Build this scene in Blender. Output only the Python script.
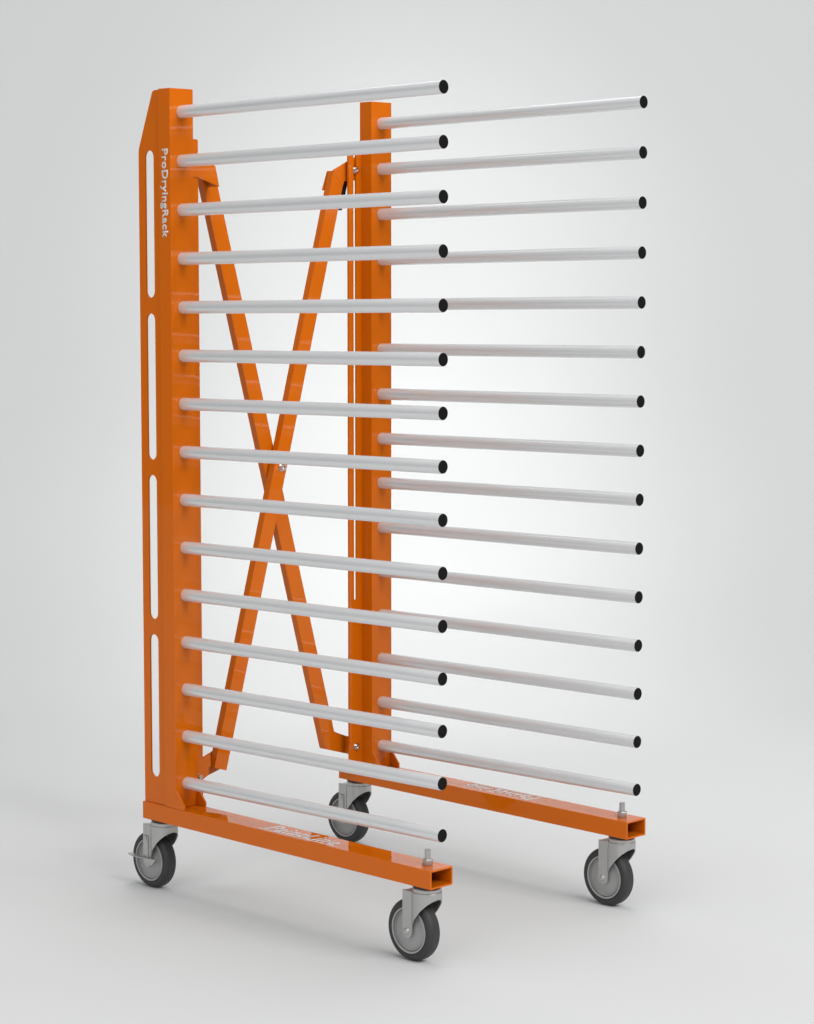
import bpy, bmesh, math
from mathutils import Vector, Matrix

for o in list(bpy.data.objects):
    bpy.data.objects.remove(o, do_unlink=True)
S = bpy.context.scene
COL = S.collection
PI = math.pi
Z0 = 0.2429                       # height of the rack's own datum above the floor

# ------------------------------------------------------------------ camera
cd = bpy.data.cameras.new("camera")
cam = bpy.data.objects.new("camera", cd)
COL.objects.link(cam)
right = Vector((0.707453967, 0.706759322, 0.000380503))
down = Vector((0.0708173591, -0.0703512743, -0.995005327))
fwd = Vector((-0.703202521, 0.703947412, -0.0998211168))
M = Matrix.Identity(4)
for i in range(3):
    M[i][0] = right[i]; M[i][1] = -down[i]; M[i][2] = -fwd[i]
M.translation = Vector((3.8891, -3.2064, 1.0801 + Z0))
cam.matrix_world = M
cd.sensor_fit = 'HORIZONTAL'
cd.sensor_width = 36.0
cd.lens = 2427.036 * 36.0 / 814.0
cd.clip_start = 0.1
cd.clip_end = 200.0
S.camera = cam

# ------------------------------------------------------------------ world, lamps, exposure
w = bpy.data.worlds.new("World")
S.world = w
w.use_nodes = True
nt = w.node_tree
bg = nt.nodes['Background']
# studio dome: dark round the horizon, bright overhead
tcw = nt.nodes.new('ShaderNodeTexCoord')
sep = nt.nodes.new('ShaderNodeSeparateXYZ')
ramp = nt.nodes.new('ShaderNodeMapRange')
ramp.inputs['From Min'].default_value = 0.0
ramp.inputs['From Max'].default_value = 1.0
ramp.inputs['To Min'].default_value = 0.19
ramp.inputs['To Max'].default_value = 0.57
nt.links.new(tcw.outputs['Generated'], sep.inputs['Vector'])
nt.links.new(sep.outputs['Z'], ramp.inputs['Value'])
nt.links.new(ramp.outputs['Result'], bg.inputs['Strength'])
bg.inputs['Color'].default_value = (1.0, 1.0, 1.0, 1)

def area(name, loc, target, sx, sy, power, col=(1, 1, 1)):
    l = bpy.data.lights.new(name, 'AREA')
    l.shape = 'RECTANGLE'; l.size = sx; l.size_y = sy; l.energy = power; l.color = col
    o = bpy.data.objects.new(name, l); COL.objects.link(o)
    o.location = loc
    o.rotation_euler = (Vector(target) - Vector(loc)).to_track_quat('-Z', 'Y').to_euler()
    return o

area("overhead_softbox", (0.55, 0.30, 5.2), (0.45, 0.30, 0.5), 2.4, 0.9, 34)
# the front box stands off the open end of the rack, in line with its rods
area("front_softbox", (7.6, 0.0, 6.3), (0.2, 0.3, 0.8), 6.0, 3.0, 455)
area("side_fill", (3.2, -7.5, 3.2), (0.3, 0.3, 0.4), 6.0, 3.0, 130)  # added fill light: lifts the side faces and the floor under the rack

def spot(name, loc, target, power, ang, blend=1.0):
    l = bpy.data.lights.new(name, 'SPOT')
    l.energy = power; l.spot_size = math.radians(ang); l.spot_blend = blend; l.shadow_soft_size = 0.5
    o = bpy.data.objects.new(name, l); COL.objects.link(o)
    o.location = loc
    o.rotation_euler = (Vector(target) - Vector(loc)).to_track_quat('-Z', 'Y').to_euler()
    return o

VD = Vector((-0.7065, 0.7077, 0))          # horizontal viewing direction
VR = Vector((0.7077, 0.7065, 0))
CAMXY = Vector((3.8891, -3.2064, 0))
def studio(d, r, z):                        # d metres in front of the camera, r to its right
    p = CAMXY + VD * d + VR * r
    return (p.x, p.y, z)
# a fan of spots behind the rack lights the sweep: round glow at its foot
for d, z, ang, pw in ((7.6, 0.02, 30, 215), (8.8, 0.43, 30, 330), (9.9, 1.2, 30, 262)):
    spot("backdrop_spot", studio(6.3, 0.0, 4.4), studio(d, 0.0, z), pw, ang)
spot("floor_fill", studio(6.5, 0.2, 4.6), studio(6.2, 0.2, 0.0), 75, 44)  # extra lamp added only to brighten the floor behind and beneath the rack
area("backdrop_softbox", studio(7.0, -0.3, 6.2), studio(10.2, -0.3, 1.6), 5.0, 1.2, 50)

S.view_settings.view_transform = 'Standard'
S.view_settings.look = 'None'
S.view_settings.exposure = 0.0
S.view_settings.gamma = 1.0
S.cycles.diffuse_bounces = 1
S.cycles.glossy_bounces = 4

# ------------------------------------------------------------------ materials
def mat(name, col, rough=0.4, metal=0.0, coat=0.0, coat_rough=0.03, var=0.0, vscale=40.0, bump=0.0, bscale=300.0, rvar=0.0, spec=0.5, aniso=None):
    m = bpy.data.materials.new(name)
    m.use_nodes = True
    nt = m.node_tree
    p = nt.nodes['Principled BSDF']
    p.inputs['Base Color'].default_value = (*col, 1)
    p.inputs['Roughness'].default_value = rough
    p.inputs['Metallic'].default_value = metal
    p.inputs['Coat Weight'].default_value = coat
    p.inputs['Coat Roughness'].default_value = coat_rough
    p.inputs['Coat IOR'].default_value = 1.32
    p.inputs['Specular IOR Level'].default_value = spec
    tc = nt.nodes.new('ShaderNodeTexCoord')
    if var or rvar:
        n = nt.nodes.new('ShaderNodeTexNoise')
        n.inputs['Scale'].default_value = vscale
        n.inputs['Detail'].default_value = 4
        nt.links.new(tc.outputs['Object'], n.inputs['Vector'])
        if var:
            mx = nt.nodes.new('ShaderNodeMix'); mx.data_type = 'RGBA'
            mx.inputs['A'].default_value = (*[c * (1 - var) for c in col], 1)
            mx.inputs['B'].default_value = (*[min(1, c * (1 + var)) for c in col], 1)
            nt.links.new(n.outputs['Fac'], mx.inputs['Factor'])
            nt.links.new(mx.outputs['Result'], p.inputs['Base Color'])
        if rvar:
            mr = nt.nodes.new('ShaderNodeMapRange')
            mr.inputs['To Min'].default_value = rough - rvar
            mr.inputs['To Max'].default_value = rough + rvar
            nt.links.new(n.outputs['Fac'], mr.inputs['Value'])
            nt.links.new(mr.outputs['Result'], p.inputs['Roughness'])
    if bump:
        n2 = nt.nodes.new('ShaderNodeTexNoise')
        n2.inputs['Scale'].default_value = bscale
        n2.inputs['Detail'].default_value = 2
        b = nt.nodes.new('ShaderNodeBump')
        b.inputs['Strength'].default_value = bump
        b.inputs['Distance'].default_value = 0.001
        nt.links.new(tc.outputs['Object'], n2.inputs['Vector'])
        nt.links.new(n2.outputs['Fac'], b.inputs['Height'])
        nt.links.new(b.outputs['Normal'], p.inputs['Normal'])
    return m

ORANGE = mat("orange_powder_coat", (0.75, 0.155, 0.003), rough=0.55, coat=1.0, coat_rough=0.02, var=0.02, vscale=25, spec=0.0)
ALU = mat("satin_aluminium", (0.80, 0.81, 0.82), rough=0.25, metal=0.36, bump=0.07, bscale=900, rvar=0.04, vscale=450, var=0.06)
BLACK = mat("black_plastic", (0.005, 0.005, 0.005), rough=0.6, spec=0.15)
BLACKGLOSS = mat("black_grip", (0.004, 0.004, 0.004), rough=0.25)
ZINC = mat("zinc_plated_steel", (0.50, 0.50, 0.49), rough=0.34, metal=0.85, var=0.05, vscale=60, rvar=0.05)
STEEL = mat("bright_steel", (0.62, 0.60, 0.57), rough=0.2, metal=1.0, rvar=0.05, vscale=200)
RUBBER = mat("grey_rubber", (0.038, 0.038, 0.039), rough=0.55, var=0.12, vscale=50, bump=0.1, bscale=700)
HUBP = mat("grey_plastic_hub", (0.40, 0.40, 0.395), rough=0.42, var=0.05, vscale=40, bump=0.1, bscale=600)
DARKSTEEL = mat("dark_bearing", (0.03, 0.03, 0.03), rough=0.35, metal=0.3)
LETTER = mat("white_lettering", (0.80, 0.80, 0.79), rough=0.4)
LETTERG = mat("silver_lettering", (0.93, 0.93, 0.92), rough=0.35)
PAPER = mat("white_studio_sweep", (0.727, 0.735, 0.733), rough=0.9, var=0.006, vscale=0.6, spec=0.0)

# ------------------------------------------------------------------ helpers
def link(name, bm, m, parent=None, smooth=False, bevel=0.0, segs=2, ang=30):
    bmesh.ops.recalc_face_normals(bm, faces=bm.faces)
    me = bpy.data.meshes.new(name)
    bm.to_mesh(me); bm.free()
    o = bpy.data.objects.new(name, me)
    COL.objects.link(o)
    me.materials.append(m)
    if smooth:
        me.polygons.foreach_set('use_smooth', [True] * len(me.polygons))
        me.set_sharp_from_angle(angle=math.radians(ang))
    if parent: o.parent = parent
    if bevel:
        b = o.modifiers.new("bevel", 'BEVEL')
        b.width = bevel; b.segments = segs; b.limit_method = 'ANGLE'; b.angle_limit = math.radians(40)
        b.harden_normals = False
    return o

class MB:
    """collects shapes; coordinates are the rack's own, my() mirrors in y for the far frame"""
    def __init__(self, mirror=None):
        self.bm = bmesh.new(); self.mirror = mirror
    def v(self, p):
        x, y, z = p
        if self.mirror is not None: y = self.mirror - y
        return self.bm.verts.new((x, y, z + Z0))
    def box(self, x0, x1, y0, y1, z0, z1):
        vs = [self.v((x, y, z)) for x in (x0, x1) for y in (y0, y1) for z in (z0, z1)]
        for f in ((0,1,3,2),(4,6,7,5),(0,4,5,1),(2,3,7,6),(0,2,6,4),(1,5,7,3)):
            self.bm.faces.new([vs[i] for i in f])
        return self
    def prism(self, pts, axis, c0, c1):
        """polygon pts in the two other axes, extruded along axis from c0 to c1"""
        def mk(p, c):
            return {'x': (c, p[0], p[1]), 'y': (p[0], c, p[1]), 'z': (p[0], p[1], c)}[axis]
        A = [self.v(mk(p, c0)) for p in pts]; B = [self.v(mk(p, c1)) for p in pts]
        self.bm.faces.new(A); self.bm.faces.new(B[::-1])
        n = len(pts)
        for i in range(n):
            self.bm.faces.new([A[i], B[i], B[(i+1) % n], A[(i+1) % n]])
        return self
    def lathe(self, prof, centre, axis, n=48, closed=False):
        """prof = list of (radius, position along axis)"""
        ax = {'x': Vector((1,0,0)), 'y': Vector((0,1,0)), 'z': Vector((0,0,1))}[axis]
        e1 = {'x': Vector((0,1,0)), 'y': Vector((0,0,1)), 'z': Vector((1,0,0))}[axis]
        e2 = ax.cross(e1); c = Vector(centre)
        rings = []
        for r, t in prof:
            if r < 1e-7: rings.append([self.v(c + ax * t)])
            else: rings.append([self.v(c + ax*t + e1*(r*math.cos(2*PI*i/n)) + e2*(r*math.sin(2*PI*i/n))) for i in range(n)])
        pairs = list(zip(rings, rings[1:]))
        if closed: pairs.append((rings[-1], rings[0]))
        for a, b in pairs:
            for i in range(n):
                j = (i+1) % n
                if len(a) == 1 and len(b) == 1: continue
                if len(a) == 1: self.bm.faces.new([a[0], b[i], b[j]])
                elif len(b) == 1: self.bm.faces.new([a[i], a[j], b[0]])
                else: self.bm.faces.new([a[i], a[j], b[j], b[i]])
        return self
    def build(self, name, m, parent=None, **k):
        return link(name, self.bm, m, parent, **k)

def rounded_plate_with_slots(mb, outline, slots, y0, y1):
    """flat plate in x/z with stadium slots (xc, halfwidth, zlo, zhi), thickness y0..y1"""
    bm = mb.bm
    def ring(pts, y): return [mb.v((p[0], y, p[1])) for p in pts]
    loops = [outline]
    for xc, h, zl, zh in slots:
        pts = []
        for i in range(13):
            t = PI * i / 12; pts.append((xc + h*math.cos(t), zh - h + h*math.sin(t)))
        for i in range(13):
            t = PI + PI * i / 12; pts.append((xc + h*math.cos(t), zl + h + h*math.sin(t)))
        loops.append(pts)
    for y in (y0, y1):
        es = []
        allv = []
        for lp in loops:
            vs = ring(lp, y); allv.append(vs)
            for i in range(len(vs)):
                es.append(bm.edges.new((vs[i], vs[(i+1) % len(vs)])))
        bmesh.ops.triangle_fill(bm, edges=es, use_beauty=True)
        if y == y0: first = allv
        else: second = allv
    for A, B in zip(first, second):
        n = len(A)
        for i in range(n):
            bm.faces.new([A[i], A[(i+1) % n], B[(i+1) % n], B[i]])

def text_mesh(name, body, m, parent, to_local, length, height, extrude=0.0006, shear=0.0, space=1.0, bold=0.0):
    cu = bpy.data.curves.new(name, 'FONT')
    cu.body = body; cu.size = 1.0; cu.shear = shear; cu.space_character = space; cu.offset = bold
    cu.resolution_u = 4
    t = bpy.data.objects.new(name, cu); COL.objects.link(t)
    bpy.context.view_layer.update()
    me = bpy.data.meshes.new_from_object(t.evaluated_get(bpy.context.evaluated_depsgraph_get()))
    bpy.data.objects.remove(t, do_unlink=True)
    bpy.data.curves.remove(cu)
    xs = [v.co.x for v in me.vertices]; ys = [v.co.y for v in me.vertices]
    x0, x1 = min(xs), max(xs)
    cap = 0.729                                   # cap height of the built-in face at size 1
    bm = bmesh.new(); bm.from_mesh(me); bpy.data.meshes.remove(me)
    bmesh.ops.remove_doubles(bm, verts=bm.verts, dist=1e-5)
    r = bmesh.ops.extrude_face_region(bm, geom=list(bm.faces))
    top = {v for v in r['geom'] if isinstance(v, bmesh.types.BMVert)}
    for v in bm.verts:
        u = (v.co.x - x0) / (x1 - x0) * length
        h = v.co.y / cap * height
        p = to_local(u, h, extrude if v in top else -0.0003)
        v.co = (p[0], p[1], p[2] + Z0)
    return link(name, bm, m, parent)

# ------------------------------------------------------------------ setting: floor running into a curved backdrop
def sweep():
    W2 = 9.0
    def strip(name, prof, smooth):
        bm = bmesh.new()
        cols = []
        for r in (-W2, -W2/2, 0, W2/2, W2):
            cols.append([bm.verts.new(studio(d, r, z)) for d, z in prof])
        for a, b in zip(cols, cols[1:]):
            for i in range(len(prof) - 1):
                bm.faces.new([a[i], b[i], b[i+1], a[i+1]])
        o = link(name, bm, PAPER, smooth=smooth, ang=60)
        o['kind'] = 'structure'
        return o
    d0, R = 7.2, 3.0
    strip("floor", [(-6, 0), (0, 0), (4, 0), (d0, 0)], False)
    strip("backdrop", [(d0 + R*math.sin(t), R - R*math.cos(t)) for t in [PI/2*i/48 for i in range(49)]] + [(d0+R, 4.5), (d0+R, 6.5)], True)
sweep()

# ------------------------------------------------------------------ the rack
rack = bpy.data.objects.new("drying_rack", None)
COL.objects.link(rack)
rack.location = (0, 0, 0)
rack.empty_display_size = 0.2
rack['label'] = "orange steel drying rack on four castors with two rows of silver rods capped in black"
rack['category'] = "drying rack"

L, WF, a, b = 0.7498, 0.5751, 0.0619, 0.0370      # rod length, frame spacing, post width and depth
MY = WF + a                                        # mirror: y -> MY - y
BZ0, BZ1, BX0, BX1 = -0.0881, -0.0515, -0.1113, 0.749
ZT = 1.4471

beams = []
for mir in (None, MY):
    # upright post
    mb = MB(mir)
    mb.box(-b, 0, 0, a, BZ1 + 0.0005, ZT)
    post = mb.build("upright_post", ORANGE, rack, bevel=0.0006)
    # slotted plate behind the post, a little inside its outer face
    mb = MB(mir)
    out = [(-b + 0.001, BZ1 + 0.0006), (-b + 0.001, ZT - 0.0015), (-0.0530, ZT - 0.0015), (-0.0580, ZT - 0.0022), (-0.0615, ZT - 0.0045),
           (-0.0640, ZT - 0.0090), (-0.1074, 1.328), (-0.1085, 1.320), (-0.1088, 1.31), (-0.1088, BZ1 + 0.0006)]
    rounded_plate_with_slots(mb, out, [(-0.0738, 0.0140, 1.0193, 1.3232), (-0.0738, 0.0140, 0.6812, 0.9867),
                                       (-0.0738, 0.0140, 0.3441, 0.6492), (-0.0738, 0.0140, 0.0061, 0.3119)], 0.0050, 0.0090)
    mb.build("slotted_plate", ORANGE, post)
    # inner guide flange facing the rods, with the slide slot
    mb = MB(mir)
    fw = 0.0405 if mir is None else 0.0385
    sl_y, sl_h = a + 0.0195, 0.0042
    zl, zh = 0.335, 1.332
    bm = mb.bm
    R = 0.004
    outl = [(a - 0.002, BZ1 + 0.0006), (a + fw, BZ1 + 0.0006), (a + fw, 1.348 - R)] + \
           [(a + fw - R + R*math.cos(t), 1.348 - R + R*math.sin(t)) for t in (PI/8, PI/4, 3*PI/8, PI/2)] + [(a - 0.002, 1.348)]
    slot = [(sl_y + sl_h*math.cos(PI*i/10), zh - sl_h + sl_h*math.sin(PI*i/10)) for i in range(11)] + \
           [(sl_y - sl_h*math.cos(PI*i/10), zl + sl_h - sl_h*math.sin(PI*i/10)) for i in range(11)]
    both = []
    for x in (-0.0378, -0.0330):
        es = []; sets = []
        for lp in (outl, slot):
            vs = [mb.v((x, p[0], p[1])) for p in lp]; sets.append(vs)
            es += [bm.edges.new((vs[i], vs[(i+1) % len(vs)])) for i in range(len(vs))]
        bmesh.ops.triangle_fill(bm, edges=es, use_beauty=True)
        both.append(sets)
    for A, B in zip(*both):
        for i in range(len(A)):
            j = (i+1) % len(A)
            bm.faces.new([A[i], A[j], B[j], B[i]])
    mb.build("guide_flange", ORANGE, post)
    # base beam: open rectangular tube
    mb = MB(mir)
    t = 0.0035
    y0, y1 = 0.0, 0.0609
    O = [(y0, BZ0), (y1, BZ0), (y1, BZ1), (y0, BZ1)]
    I = [(y0+t, BZ0+t), (y1-t, BZ0+t), (y1-t, BZ1-t), (y0+t, BZ1-t)]
    ro = [[mb.v((x, p[0], p[1])) for p in O] for x in (BX0, BX1)]
    ri = [[mb.v((x, p[0], p[1])) for p in I] for x in (BX0 + 0.003, BX1)]
    for i in range(4):
        j = (i+1) % 4
        mb.bm.faces.new([ro[0][i], ro[0][j], ro[1][j], ro[1][i]])
        mb.bm.faces.new([ri[0][i], ri[0][j], ri[1][j], ri[1][i]])
        mb.bm.faces.new([ro[1][i], ro[1][j], ri[1][j], ri[1][i]])
    mb.bm.faces.new(ro[0]); mb.bm.faces.new(ri[0])
    beam = mb.build("base_beam", ORANGE, rack, bevel=0.0008)
    beams.append(beam)
    # gussets beside the post foot
    for yy in (0.0, a - 0.0045):
        mb = MB(mir)
        mb.prism([(0.0003, BZ1 + 0.0003), (0.0262, BZ1 + 0.0003), (0.0262, -0.0425), (0.0015, -0.0135), (0.0003, -0.0125)], 'y', yy - 0.0003, yy + 0.0042)
        mb.build("gusset", ORANGE, post, bevel=0.0004)
    # threaded stud and nut over the front castor
    mb = MB(mir)
    mb.lathe([(0, BZ1 + 0.002), (0.0058, BZ1 + 0.002), (0.0058, -0.0215), (0.0050, -0.0203), (0, -0.0203)], (0.7112, 0.031, 0), 'z', 24)
    mb.build("stud", ZINC, beam, smooth=True)
    mb = MB(mir)
    mb.lathe([(0, BZ1 + 0.0002), (0.0108, BZ1 + 0.0002), (0.0108, -0.0397), (0.0095, -0.0385), (0, -0.0385)], (0.7112, 0.031, 0), 'z', 6)
    mb.build("nut", ZINC, beam, bevel=0.0005)

# lettering
posts = [o for o in rack.children if o.name.startswith("upright_post")]
text_mesh("lettering", "ProDryingRack", LETTER, posts[0], lambda u, h, e: (-0.0256 + h, -e, 1.3245 - u), 0.1815, 0.0188, 0.0008, bold=0.022, space=1.07)

def paint_lettering(beam, f):
    me = text_mesh("lettering", "PaintLine", LETTERG, beam, f, 0.205, 0.039, 0.0007, shear=0.28, bold=0.008, space=1.08)
    bm = bmesh.new(); bm.from_mesh(me.data)
    # rules under the word and over its second half
    for (u0, u1, h0, h1) in ((-0.012, 0.105, -0.0062, -0.0042), (0.115, 0.215, -0.0062, -0.0042)):
        q = [f(u, h, e) for e in (-0.0003, 0.0008) for u, h in ((u0, h0), (u1, h0), (u1 + 0.001, h1), (u0 + 0.001, h1))]
        vs = [bm.verts.new((p[0], p[1], p[2] + Z0)) for p in q]
        for fc in ((0,1,2,3), (4,5,6,7), (0,1,5,4), (1,2,6,5), (2,3,7,6), (3,0,4,7)):
            bm.faces.new([vs[i] for i in fc])
    bmesh.ops.recalc_face_normals(bm, faces=bm.faces)
    bm.to_mesh(me.data); bm.free()
paint_lettering(beams[0], lambda u, h, e: (0.262 + u, 0.0130 + h, BZ1 + e))
paint_lettering(beams[1], lambda u, h, e: (0.472 - u, MY - 0.0130 - h, BZ1 + e))

# ------------------------------------------------------------------ rods
rr = 0.0131
tilt = math.atan(0.0161)
def rod_mesh():
    m = MB()
    m.lathe([(0, -0.004), (rr, -0.004), (rr, L - 0.0008), (rr - 0.0003, L), (rr - 0.00055, L), (rr - 0.00055, L - 0.003), (0, L - 0.003)], (0, 0, -Z0), 'x', 40)
    return m
def cap_mesh():
    m = MB()
    q = rr - 0.0006
    m.lathe([(0, L - 0.0025), (q, L - 0.0025), (q, L + 0.0004), (q - 0.0008, L + 0.0010), (0, L + 0.0012)], (0, 0, -Z0), 'x', 40)
    return m
rod0 = rod_mesh().build("rod", ALU, rack, smooth=True)
cap0 = cap_mesh().build("end_cap", BLACK, rod0, smooth=True)
first = True
for yc in (a/2, MY - a/2):
    for i in range(15):
        if first:
            r, first = rod0, False
        else:
            r = rod0.copy(); COL.objects.link(r); r.parent = rack
            c = cap0.copy(); COL.objects.link(c); c.parent = r
        r.location = (0, yc, 1.4 - 0.1*i + Z0)
        r.rotation_euler = (0, -tilt, 0)

# ------------------------------------------------------------------ cross braces
def brace(xf, d, k, cl, cr, z0l, z0r, z1l, z1r):
    """sloping tube: left edge y = k z + cl, right edge y = k z + cr"""
    m = MB()
    m.prism([(k*z0l + cl, z0l), (k*z0r + cr, z0r), (k*z1r + cr, z1r), (k*z1l + cl, z1l)], 'x', xf - d, xf)
    return m.build("cross_brace", ORANGE, rack, bevel=0.0004)
d = 0.018
xB, xA = -0.045, -0.067
bB = brace(xB, d, 0.2780, 0.1424, 0.1796, 0.0085, -0.002, 1.2945, 1.2965)
bA = brace(xA, d, -0.2750, 0.4907, 0.5300, 0.004, -0.004, 1.285, 1.285)

def bolt(parent, name, x, y, z, r=0.0068, h=0.006, mir=None):
    m = MB(mir)
    m.lathe([(0, 0), (r*1.35, 0), (r*1.35, 0.0012), (0, 0.0012)], (x, y, z), 'x', 24)
    m.lathe([(0, 0.0012), (r, 0.0012), (r, h - 0.001), (r*0.85, h), (r*0.5, h), (r*0.45, h*0.55), (0, h*0.55)], (x, y, z), 'x', 24)
    return m.build(name, STEEL, parent, smooth=True)

# upper bracket of the front brace, behind the far flange
m = MB()
m.prism([(0.5035, 1.2950), (0.5180, 1.2955), (0.5640, 1.3150), (0.575, 1.320), (0.575, 1.2745), (0.5350, 1.2735), (0.5274, 1.2520), (0.4875, 1.2520)], 'x', xB - d - 0.0055, xB - d - 0.0025)
m.prism([(0.5005, 1.2958), (0.5462, 1.3175), (0.560, 1.324), (0.560, 1.2745), (0.5350, 1.2735), (0.5290, 1.2600)], 'x', xB - 0.0030, xB + 0.0006)
m.prism([(0.545, 1.317), (0.572, 1.330), (0.572, 1.2745), (0.545, 1.2742)], 'x', xB + 0.0006, -0.0382)
m.build("bracket", ORANGE, bB, bevel=0.0005)
# lower bracket of the front brace, behind the near flange
m = MB()
m.prism([(0.085, 0.010), (0.131, 0.031), (0.165, 0.043), (0.1915, 0.030), (0.179, -0.002), (0.1475, -0.0104), (0.131, -0.015), (0.085, -0.032)], 'x', xB - d - 0.006, xB - d - 0.003)
m.prism([(0.075, 0.016), (0.1118, 0.0308), (0.1350, 0.0385), (0.1350, 0.0120), (0.1292, 0.0125), (0.1292, -0.0045), (0.1118, -0.0125), (0.075, -0.028)], 'x', xB - 0.004, xB - 0.0006)
m.prism([(0.075, 0.016), (0.1060, 0.0288), (0.1060, -0.0150), (0.075, -0.028)], 'x', xB - 0.0006, -0.0382)
m.build("bracket", ORANGE, bB, bevel=0.0004)
# upper bracket of the rear brace: folded plate in front of the near flange
m = MB()
m.prism([(0.064, 1.2965), (0.1400, 1.2965), (0.1445, 1.2958), (0.1481, 1.2925), (0.1582, 1.2512), (0.0994, 1.2694), (0.064, 1.2694)], 'x', -0.0325, -0.0302)
m.prism([(0.1440, 1.2958), (0.1481, 1.2925), (0.1582, 1.2512), (0.1557, 1.2520), (0.1460, 1.2915)], 'x', -0.0870, -0.0325)
m.prism([(0.100, 1.2965), (0.1400, 1.2965), (0.1445, 1.2958), (0.1440, 1.2940), (0.100, 1.2942)], 'x', -0.0870, -0.0325)
m.build("bracket", ORANGE, bA, bevel=0.0004)
# lower bracket of the rear brace, reaching behind the far flange
m = MB()
m.prism([(0.4934, -0.0028), (0.5666, -0.0244), (0.574, -0.0265), (0.574, 0.0130), (0.5667, 0.0152), (0.5306, 0.0296), (0.5215, 0.034), (0.4840, 0.034)], 'x', xA - d - 0.002, xA + 0.0012)
m.prism([(0.553, -0.0204), (0.5666, -0.0244), (0.574, -0.0265), (0.574, 0.0130), (0.5667, 0.0152), (0.553, 0.0206)], 'x', xA + 0.0012, -0.0382)
m.build("bracket", ORANGE, bA, bevel=0.0005)

bolt(bB, "pivot_bolt", xB, 0.3440, 0.6475, h=0.008)
bolt(bB, "bolt", -0.0330, 0.5582, 1.2975, r=0.0066)
bolt(bA, "bolt", -0.0330, 0.5572, -0.0010, r=0.0066)
m = MB()
m.lathe([(0, 0), (0.0075, 0), (0.0075, 0.007), (0.0050, 0.0075), (0.0050, 0.020), (0.004, 0.021), (0, 0.021)], (-0.0330, 0.0800, 0.0030), 'x', 20)
m.build("bolt", STEEL, bB, smooth=True)
# black release lever behind the far flange
m = MB()
p0, p1 = Vector((-0.082, 0.576, 1.285)), Vector((-0.082, 0.5548, 1.2095))
ax = (p1 - p0).normalized(); e1 = Vector((1, 0, 0)); e2 = ax.cross(e1)
ringl = []
for s, r in ((0.0, 0.0040), (0.2, 0.0060), (0.8, 0.0062), (0.95, 0.0060), (0.985, 0.0045), (1.0, 0.0018)):
    c = p0.lerp(p1, s)
    ringl.append([m.v(c + e1*(r*math.cos(2*PI*i/16)) + e2*(r*math.sin(2*PI*i/16))) for i in range(16)])
for A, B in zip(ringl, ringl[1:]):
    for i in range(16):
        m.bm.faces.new([A[i], A[(i+1) % 16], B[(i+1) % 16], B[i]])
m.bm.faces.new(ringl[0]); m.bm.faces.new(ringl[-1])
m.build("release_lever", BLACKGLOSS, bB, smooth=True)

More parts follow.
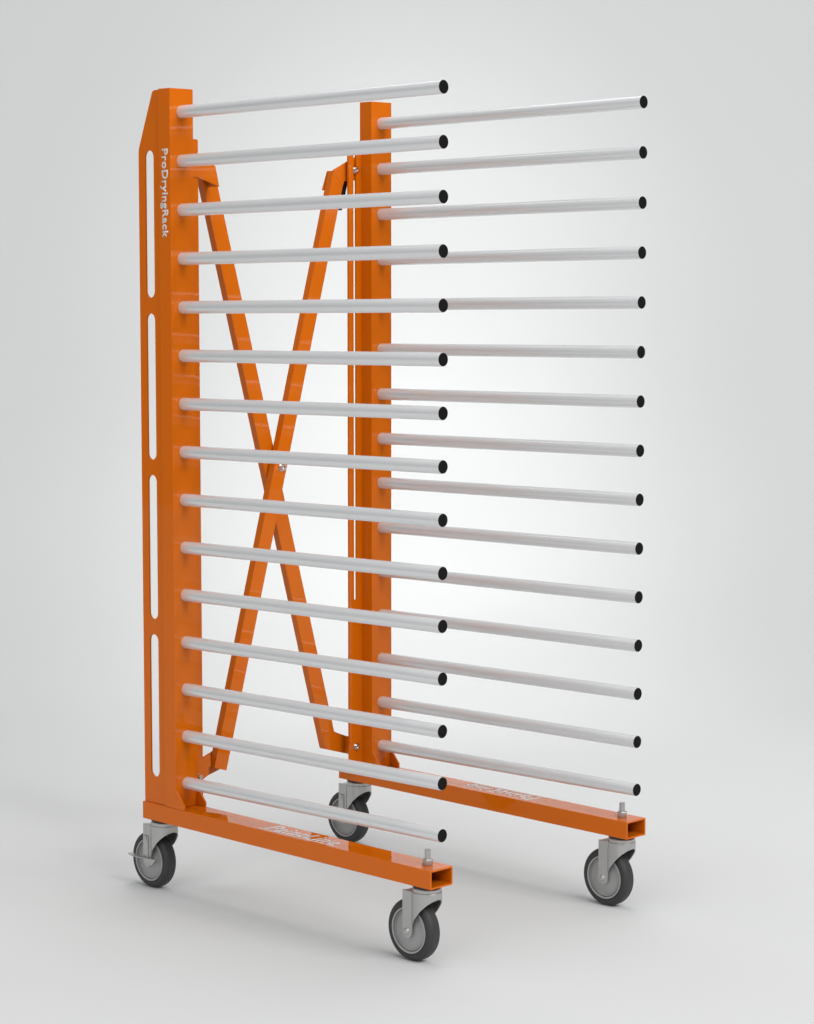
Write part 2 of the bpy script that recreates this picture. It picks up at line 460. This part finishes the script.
# ------------------------------------------------------------------ castors
RW, WW, RIM = 0.0605, 0.0304, 0.0454
HZ = RW - Z0                      # hub height in rack coordinates
TR = 0.0345                       # trail
def castor(braked):
    """castor at the origin of its swivel axis (x, y local; z rack coordinates)"""
    # --- stamped fork
    m = MB(); bm = m.bm
    r0 = 0.0292; ztop = -0.1025
    prof = [(-130, -0.1690), (-118, -0.1620), (-105, -0.1545), (-90, -0.1466), (-76, -0.1378), (-61, -0.1300), (-48, -0.1242), (-34, -0.1195), (-18, -0.1160), (0, -0.1145)]
    prof = prof + [(-t, z) for t, z in prof[-2::-1]]
    def wall(pts, th):
        """pts: (x, y, nx, ny, ztop, zlow); sheet of thickness th towards -normal"""
        cols = []
        for x, y, nx, ny, zt, zl in pts:
            cols.append([m.v((x, y, zt)), m.v((x, y, zl)), m.v((x - nx*th, y - ny*th, zl)), m.v((x - nx*th, y - ny*th, zt))])
        for A, B in zip(cols, cols[1:]):
            for i in range(4):
                bm.faces.new([A[i], A[(i+1) % 4], B[(i+1) % 4], B[i]])
        bm.faces.new(cols[0]); bm.faces.new(cols[-1])
    shell = []
    n = 60
    for i in range(n + 1):
        t = -130 + 260*i/n
        for (t0, z0), (t1, z1) in zip(prof, prof[1:]):
            if t0 <= t <= t1 + 1e-6:
                z = z0 + (z1 - z0)*(t - t0)/(t1 - t0); break
        c, s = math.cos(math.radians(t)), math.sin(math.radians(t))
        shell.append((r0*c, r0*s, c, s, ztop, z))
    wall(shell, 0.0022)
    # flat legs, standing a little proud
    xc, hw = -0.0300, 0.0125
    for sgn in (-1, 1):
        pts = [(xc + hw, ztop + 0.0005), (xc - hw, ztop + 0.0005), (xc - hw, HZ)]
        pts += [(xc - hw*math.cos(PI*i/16), HZ - hw*math.sin(PI*i/16)*1.0) for i in range(1, 16)]
        pts += [(xc + hw, HZ)]
        y0, y1 = sorted((sgn*0.0200, sgn*0.0240))
        m.prism(pts, 'y', y0, y1)
    # crown plate
    cr = [(r0*math.cos(math.radians(t)), r0*math.sin(math.radians(t))) for t in range(-130, 131, 10)]
    cr += [(xc - hw + 0.004, 0.0212), (xc - hw + 0.004, -0.0212)]
    m.prism(cr, 'z', ztop - 0.002, ztop + 0.0006)
    # bearing race under the dark disc
    m.lathe([(0, ztop + 0.0006), (0.0278, ztop + 0.0006), (0.0278, -0.0955), (0.0262, -0.0935), (0, -0.0935)], (0, 0, 0), 'z', 48)
    fork = m.build("castor", ZINC, None, smooth=True, ang=35, bevel=0.0004)
    m = MB()
    m.lathe([(0, -0.0934), (0.0245, -0.0934), (0.0275, -0.0922), (0.0283, -0.0902), (0.0278, -0.0883), (0, -0.0883)], (0, 0, 0), 'z', 48)
    m.build("swivel_bearing", DARKSTEEL, fork, smooth=True)
    # --- wheel
    hub = (-TR, 0, HZ)
    m = MB()
    pr = []
    rc = 0.010
    hw2 = WW/2
    pr += [(RIM - 0.002, -hw2 + 0.003), (RIM, -hw2 + 0.0004), (RW - rc - 0.001, -hw2 + 0.0001)]
    pr += [(RW - rc + rc*math.sin(PI/2*i/8), -hw2 + rc - rc*math.cos(PI/2*i/8)) for i in range(9)]
    pr += [(r, -t) for r, t in pr[::-1]]
    m.lathe(pr, hub, 'y', 96, closed=True)
    m.build("tyre", RUBBER, fork, smooth=True, ang=50)
    m = MB()
    half = [(0.0, -0.0162), (0.0085, -0.0162), (0.0100, -0.0145), (0.0125, -0.0132), (0.0360, -0.0092), (0.0375, -0.0100), (0.0382, -0.0132), (0.0394, -0.0132),
            (0.0398, -0.0095), (0.0412, -0.0095), (0.0418, -0.0155), (0.0424, -0.0160), (0.0450, -0.0158), (0.0453, -0.0140), (0.0453, -0.0118), (0.0434, -0.0118)]
    m.lathe(half + [(r, -t) for r, t in half[::-1]], hub, 'y', 96)
    m.build("wheel_rim", HUBP, fork, smooth=True, ang=35)
    m = MB()
    m.lathe([(0, -0.0277), (0.0030, -0.0277), (0.0052, -0.0266), (0.0068, -0.0250), (0.0072, -0.0237), (0.0060, -0.0236), (0.0060, 0.0237), (0.0085, 0.0238), (0.0085, 0.0275), (0, 0.0280)], (hub[0] + 0.0025, 0, hub[2] + 0.0005), 'y', 24)
    m.build("axle_bolt", ZINC, fork, smooth=True)
    if braked:
        # housing on the leg
        m = MB()
        m.box(xc - 0.0105, xc + 0.0055, -0.0262, -0.0235, HZ + 0.007, ztop - 0.024)
        m.box(xc - 0.0030, xc + 0.0015, -0.0275, -0.0262, ztop - 0.036, ztop - 0.024)
        m.build("brake_housing", ZINC, fork, bevel=0.0012)
        m = MB()
        # tread plate running back past the wheel and a folded wing by the axle
        m.prism([(-0.076, -0.034), (-0.090, -0.029), (-0.091, -0.023), (-0.082, -0.019), (-0.060, -0.0240), (-0.044, -0.0262), (-0.030, -0.0262), (-0.030, -0.033), (-0.042, -0.036), (-0.060, -0.035)], 'z', HZ + 0.0062, HZ + 0.0085)
        m.prism([(-0.030, HZ + 0.0075), (-0.018, HZ + 0.0092), (0.006, HZ + 0.0105), (0.009, HZ + 0.0090), (-0.005, HZ - 0.0050), (-0.013, HZ - 0.0015), (-0.016, HZ - 0.0040), (-0.022, HZ - 0.0050), (-0.024, HZ - 0.0010)], 'y', -0.0332, -0.0312)
        m.prism([(-0.030, HZ + 0.0062), (-0.030, HZ + 0.0085), (-0.018, HZ + 0.0095), (-0.018, HZ + 0.0072)], 'y', -0.0330, -0.0240)
        m.lathe([(0, -0.0338), (0.0030, -0.0338), (0.0030, -0.0265), (0, -0.0265)], (-0.018, 0, HZ + 0.0035), 'y', 16)
        m.build("brake_pedal", ZINC, fork, bevel=0.0005)
    return fork
def place(c, x, y):
    c.parent = rack; c.location = (x, y, 0)
def dup(c):
    n = c.copy(); COL.objects.link(n)
    for ch in c.children:
        k = ch.copy(); COL.objects.link(k); k.parent = n
    return n
XF, XR = 0.6755 + TR, -0.1110 + TR
YN, YFAR = 0.0302, MY - 0.0302
cf = castor(False); place(cf, XF, YN)
c2 = dup(cf); place(c2, XF, YFAR)
cb = castor(True); place(cb, XR, YN)
c3 = dup(cb); place(c3, XR, YFAR)
